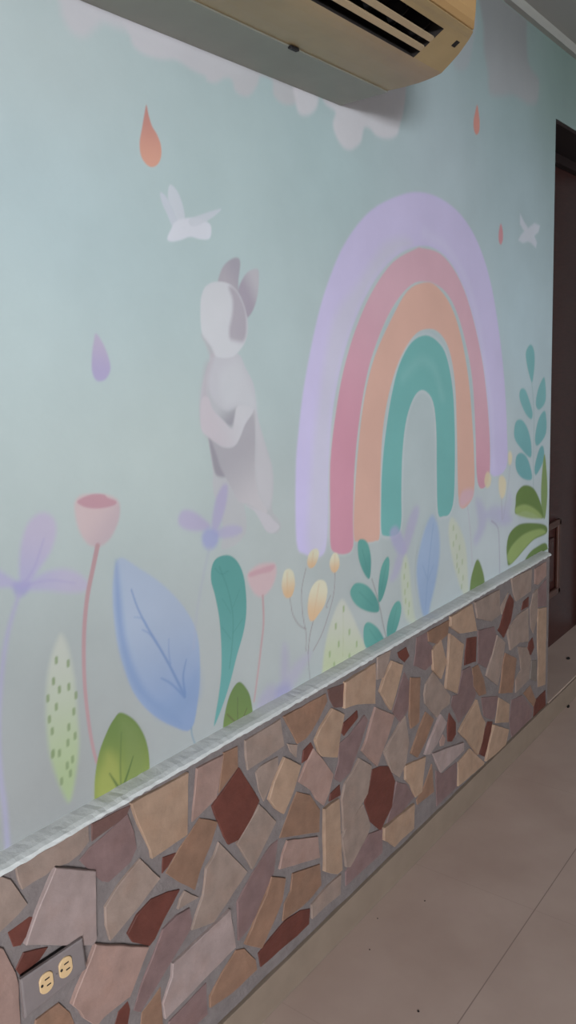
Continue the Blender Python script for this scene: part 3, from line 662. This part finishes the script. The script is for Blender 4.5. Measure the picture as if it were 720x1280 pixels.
# ------------------------------------------------------------------ air conditioner
ac = bpy.data.objects.new('air_conditioner', None); col.objects.link(ac); ac.location = (.95, WY, 1.921)
ac['label'] = 'yellowed beige split air conditioner hanging high on the painted wall'; ac['category'] = 'air conditioner'
X0 = .33
def endx(y):                                  # plan of the rounded right end, y = distance from the wall
    ys = [0, .118, .195, .25, .29, .315, .333, .345, .3555]; xs_ = [1.553, 1.553, 1.548, 1.542, 1.532, 1.52, 1.503, 1.482, 1.466]
    return float(np.interp(y, ys, xs_))
def loft(bm, prof, xl=None, xr=None, caps=(True, True)):
    """profile (distance from wall, z) swept along X between the rounded ends"""
    secs = []
    for k in range(2):
        secs.append([bm.verts.new(((X0+(1.553-(xr or endx)(y)) if k == 0 and xl is None else (xl if k == 0 else (xr if isinstance(xr, float) else endx(y)))), WY-y, z)) for y, z in prof]) if not isinstance(xr, float) else secs.append([bm.verts.new((xl if k == 0 else xr, WY-y, z)) for y, z in prof])
    for i in range(len(prof)-1): bm.faces.new((secs[0][i], secs[1][i], secs[1][i+1], secs[0][i+1]))
    return secs
OY0, OZ0, OY1, OZ1 = .247, 1.9235, .309, 1.956   # outlet opening edges (distance from wall, height)
OX0, OX1 = .47, 1.431
low = [(.118, 1.9225), (.155, 1.9200), (.195, 1.9190), (.220, 1.9200), (.235, 1.9215), (OY0, OZ0)]
up = [(OY1, OZ1), (.317, 1.9597), (.324, 1.9620), (.331, 1.9650)]
bm = bmesh.new()
s1 = loft(bm, low); s2 = loft(bm, up)
# strips beside the opening
mid = [(OY0, OZ0), (.268, 1.9340), (.289, 1.9450), (OY1, OZ1)]
for k, xx in ((0, OX0), (1, OX1)):
    A = [bm.verts.new((X0+(1.553-endx(y)) if k == 0 else endx(y), WY-y, z)) for y, z in mid]; B = [bm.verts.new((xx, WY-y, z)) for y, z in mid]
    for i in range(3): bm.faces.new((A[i], A[i+1], B[i+1], B[i]))
# top and back of the casing and its ends
topp = [(.331, 1.9650), (.325, 1.99), (.325, 2.14), (.30, 2.19), (.25, 2.212), (.0, 2.216)]
loft(bm, topp)
full = low+mid[1:3]+up+topp[1:]+[(0, 1.9225)]
for k in (0, 1): bm.faces.new([bm.verts.new((X0+(1.553-endx(y)) if k == 0 else endx(y), WY-y, z)) for y, z in full])
bmesh.ops.remove_doubles(bm, verts=bm.verts, dist=.0004)
case = obj('casing', bm, M_case, ac)
bm = bmesh.new(); box(bm, X0, 1.5535, WY-.118, WY-.0005, 1.9195, 1.9235); obj('base_plate', bm, M_plate, ac)['label'] = 'grey flat base plate against the wall'
# front panel with its own seam
fp = [(.3345, 1.9675), (.343, 1.974), (.3495, 1.984), (.3535, 2.0), (.3555, 2.05), (.354, 2.12), (.345, 2.17), (.315, 2.205), (.27, 2.218)]
bm = bmesh.new(); secs = loft(bm, fp)
ins = [(y-.012, z-.0) for y, z in fp]; si = []
for k in (0, 1): si.append([bm.verts.new((secs[k][i].co.x, WY-ins[i][0], ins[i][1]+(.002 if i == 0 else 0))) for i in range(len(fp))])
for k in (0, 1):
    for i in range(len(fp)-1): bm.faces.new((secs[k][i], secs[k][i+1], si[k][i+1], si[k][i]))
bm.faces.new((secs[0][0], secs[1][0], si[1][0], si[0][0])); bm.faces.new((secs[0][-1], secs[1][-1], si[1][-1], si[0][-1]))
obj('front_panel', bm, M_front, ac, smooth=False)
# recess behind the opening
bm = bmesh.new()
rc = [(OY0, OZ0), (OY0-.045, OZ0+.075), (OY1-.02, OZ1+.085), (OY1, OZ1)]
L_ = [bm.verts.new((OX0, WY-y, z)) for y, z in rc]; R_ = [bm.verts.new((OX1, WY-y, z)) for y, z in rc]
for i in range(3): bm.faces.new((L_[i], R_[i], R_[i+1], L_[i+1]))
bm.faces.new(L_); bm.faces.new(R_)
outl = obj('air_outlet', bm, M_fin, ac); outl['label'] = 'dark recess of the air outlet'
# two long vanes and small swing blades behind them
def vane(tt):
    y = OY0+(OY1-OY0)*tt; z = OZ0+(OZ1-OZ0)*tt; b = bmesh.new()
    n = np.array([-.5, .866]); u = np.array([.866, .5])       # into the opening / along the face
    P = [(-.0048, -.001), (.0048, -.001), (.0056, .003), (.0015, .010), (-.0035, .010), (-.0056, .003)]
    ring = [[b.verts.new((x, WY-(y+p*u[0]+q*n[0]), z+p*u[1]+q*n[1])) for p, q in P] for x in (OX0-.002, OX1+.006 if False else OX1-.001)]
    for i in range(6): b.faces.new((ring[0][i], ring[1][i], ring[1][(i+1) % 6], ring[0][(i+1) % 6]))
    b.faces.new(ring[0]); b.faces.new(ring[1][::-1]); obj('vane', b, M_vane, ac)
vane(.30); vane(.62)
for i in range(12):
    x = OX1-.022-i*.078; b = bmesh.new(); y = (OY0+OY1)/2; z = (OZ0+OZ1)/2
    q = [(y-.022, z+.004), (y+.014, z+.024), (y-.004, z+.056), (y-.036, z+.040)]
    A = [b.verts.new((x, WY-a, c)) for a, c in q]; B = [b.verts.new((x+.002, WY-a, c)) for a, c in q]
    b.faces.new(A); b.faces.new(B[::-1])
    for k in range(4): b.faces.new((A[k], A[(k+1) % 4], B[(k+1) % 4], B[k]))
    obj('swing_blade', b, M_black, ac)
# receiver window
pr_ = ray(569.3, 54.5)
for k in range(4000):
    q_ = CAM+pr_*(.0008+k*.0000005); yy = WY-q_[1]; zf = float(np.interp(yy, [OY0, OY1, .331], [OZ0, OZ1, 1.965]))
    if q_[2] >= zf: break
b = bmesh.new(); u_ = np.array([0, -.866, .5])
for sx_, su_, dn_ in [(a_, c_, d_) for d_ in (.0012, -.004) for a_, c_ in ((-1, -1), (1, -1), (1, 1), (-1, 1))]:
    b.verts.new(tuple(q_+np.array([sx_*.0065, 0, 0])+u_*su_*.0065+np.array([0, -.5, -.866])*dn_))
b.verts.ensure_lookup_table(); vv = b.verts
b.faces.new(vv[0:4]); b.faces.new(vv[4:8])
for k in range(4): b.faces.new((vv[k], vv[(k+1) % 4], vv[4+(k+1) % 4], vv[4+k]))
rw = obj('receiver_window', b, M_black, ac)
# small dark clip at the seam of the base plate
Pk = onZ(367, 60, 1.92); b = bmesh.new(); box(b, Pk[0]-.012, Pk[0]+.012, Pk[1]-.004, Pk[1]+.004, 1.9165, 1.9215, bevel=.001); obj('clip', b, M_black, ac)

# ------------------------------------------------------------------ wall socket
OFF = -.0145
c4 = [onY(x, y, OFF) for x, y in ((26, 1225), (103.5, 1173), (108.5, 1211), (31.5, 1274))]
ctr = np.mean(c4, 0)
so = bpy.data.objects.new('electrical_outlet', None); col.objects.link(so); so.location = (float(ctr[0]), SY, float(ctr[2]))
so['label'] = 'grey metal double socket plate with two ivory receptacles set among the stones'; so['category'] = 'electrical outlet'
def plate(c, y0, y1, inset):
    b = bmesh.new(); m_ = np.mean(c, 0)
    A = [b.verts.new((p[0], y0, p[2])) for p in c]; B = [b.verts.new((p[0], y1+inset*.5, p[2])) for p in c]
    C_ = [b.verts.new((p[0]+(m_[0]-p[0])*inset/.05, y1, p[2]+(m_[2]-p[2])*inset/.033)) for p in c]
    b.faces.new(A)
    for s_, t_ in ((A, B), (B, C_)):
        for k in range(4): b.faces.new((s_[k], s_[(k+1) % 4], t_[(k+1) % 4], t_[k]))
    b.faces.new(C_); return b
cp = obj('cover_plate', plate(c4, OFF+.006, OFF, .0025), M_cover, so)
inn = [ctr+(p-ctr)*.86+np.array([0, 0, .001]) for p in c4]
b = bmesh.new(); A = [b.verts.new((p[0], .004, p[2])) for p in inn]; B = [b.verts.new((p[0], OFF+.007, p[2])) for p in inn]
b.faces.new(A); b.faces.new(B)
for k in range(4): b.faces.new((A[k], A[(k+1) % 4], B[(k+1) % 4], B[k]))
obj('back_box', b, M_black, so)
for px, py in ((58.5, 1228.5), (82.5, 1209)):
    c = onY(px, py, OFF-.002); b = bmesh.new(); n = 24; ring = []
    for yy, s_ in ((OFF+.001, 1), (OFF-.0018, 1), (OFF-.0026, .93)):
        ring.append([b.verts.new((c[0]+.0148*s_*math.cos(t)*(1 if abs(math.cos(t)) < .82 else .82/abs(math.cos(t))), yy, c[2]+.0172*s_*math.sin(t))) for t in [2*math.pi*i/n for i in range(n)]])
    for r_ in range(2):
        for i in range(n): b.faces.new((ring[r_][i], ring[r_][(i+1) % n], ring[r_+1][(i+1) % n], ring[r_+1][i]))
    b.faces.new(ring[2]); b.faces.new(ring[0][::-1])
    rc_ = obj('receptacle', b, M_ivory, so)
    for dx, dz, w_, h_ in ((.001, .0068, .0085, .0022), (.003, -.0045, .0075, .0022)):
        b = bmesh.new(); box(b, c[0]+dx-w_/2, c[0]+dx+w_/2, OFF-.0029, OFF-.0022, c[2]+dz-h_/2, c[2]+dz+h_/2); obj('slot', b, M_black, rc_)
    b = bmesh.new(); bmesh.ops.create_cone(b, cap_ends=True, segments=14, radius1=.0024, radius2=.0024, depth=.0008, matrix=Matrix.Translation((c[0]-.0088, OFF-.0026, c[2]+.0004)) @ Matrix.Rotation(math.pi/2, 4, 'X'))
    obj('ground_hole', b, M_black, rc_)
c = onY(70.5, 1218.5, OFF); b = bmesh.new(); bmesh.ops.create_cone(b, cap_ends=True, segments=12, radius1=.0026, radius2=.0022, depth=.0014, matrix=Matrix.Translation((c[0], OFF-.0007, c[2])) @ Matrix.Rotation(math.pi/2, 4, 'X'))
obj('screw', b, M_cover, so)

# ------------------------------------------------------------------ bits of debris lying on floor and step
def flake(px, py, z, sx, sy, name, label, rot=.3):
    p = onZ(px, py, z); b = bmesh.new(); n = 7
    r = random.Random(int(px*7+py)); a = [(.7+.5*r.random()) for _ in range(n)]
    lo_ = [b.verts.new((sx*a[i]*math.cos(6.283*i/n), sy*a[i]*math.sin(6.283*i/n), .0)) for i in range(n)]
    hi_ = [b.verts.new((v.co.x*.7, v.co.y*.7, min(sx, sy)*.45*(.6+.6*r.random()))) for v in lo_]
    b.faces.new(lo_); b.faces.new(hi_)
    for i in range(n): b.faces.new((lo_[i], lo_[(i+1) % n], hi_[(i+1) % n], hi_[i]))
    o = obj(name, b, M_debris); o.location = (float(p[0]), float(p[1]), z); o.rotation_euler = (0, 0, rot)
    o['label'] = label; o['category'] = 'debris'
flake(710, 823, .087, .016, .009, 'debris_flake', 'dark flake lying on the raised doorway step')
flake(710.5, 883, 0, .016, .006, 'debris_flake', 'dark flake on the floor just below the doorway step')
flake(462, 1133.5, 0, .0045, .003, 'dirt_crumb', 'dark crumb on the floor, largest of those near the baseboard')
flake(472, 1148, 0, .0025, .002, 'dirt_crumb', 'tiny dark crumb just below and right of the largest floor crumb')
flake(531, 1126, 0, .0025, .002, 'dirt_crumb', 'tiny dark crumb on open floor, the one farthest right')
flake(462, 1187, 0, .0025, .002, 'dirt_crumb', 'tiny dark crumb straight below the largest floor crumb')
flake(523, 1264, 0, .003, .0025, 'dirt_crumb', 'dark crumb on the floor nearest the bottom of the picture')

# ------------------------------------------------------------------ light
def area(name, loc, target, sx, sy, power, colr):
    l = bpy.data.lights.new(name, 'AREA'); l.shape = 'RECTANGLE'; l.size = sx; l.size_y = sy; l.energy = power; l.color = colr
    o = bpy.data.objects.new(name, l); col.objects.link(o); o.location = loc
    o.rotation_euler = (Vector(target)-Vector(loc)).to_track_quat('-Z', 'Y').to_euler(); return o
area('window_daylight', ((WX0+WX1)/2, RY-.14, (WZ0+WZ1)/2), ((WX0+WX1)/2, 0, (WZ0+WZ1)/2), WX1-WX0, WZ1-WZ0, 178, (1.0, .98, .97))
area('sky_daylight', (-5.6, RY-2.1, 2.2), (-5.6, 0, 2.2), 5.4, 2.0, 4250, (.95, .98, 1.0))
area('added_window_fill', ((VX0+VX1)/2, RY-.14, (VZ0+VZ1)/2), ((VX0+VX1)/2, 0, (VZ0+VZ1)/2), VX1-VX0, VZ1-VZ0, 30, (.93, .97, 1.0))  # fill light at the added opening, lifts the right side
area('ceiling_lamp_light', (2.9, -2.3, CEIL-.05), (2.9, -2.3, 0), .6, .6, 14, (1.0, .98, .95))
w = bpy.data.worlds.new('World'); sc.world = w; w.use_nodes = True
w.node_tree.nodes['Background'].inputs[0].default_value = (.8, .9, 1, 1); w.node_tree.nodes['Background'].inputs[1].default_value = .5
sc.view_settings.view_transform = 'Standard'; sc.view_settings.look = 'None'; sc.view_settings.gamma = 1; sc.view_settings.use_curve_mapping = False
sc.view_settings.exposure = -.5
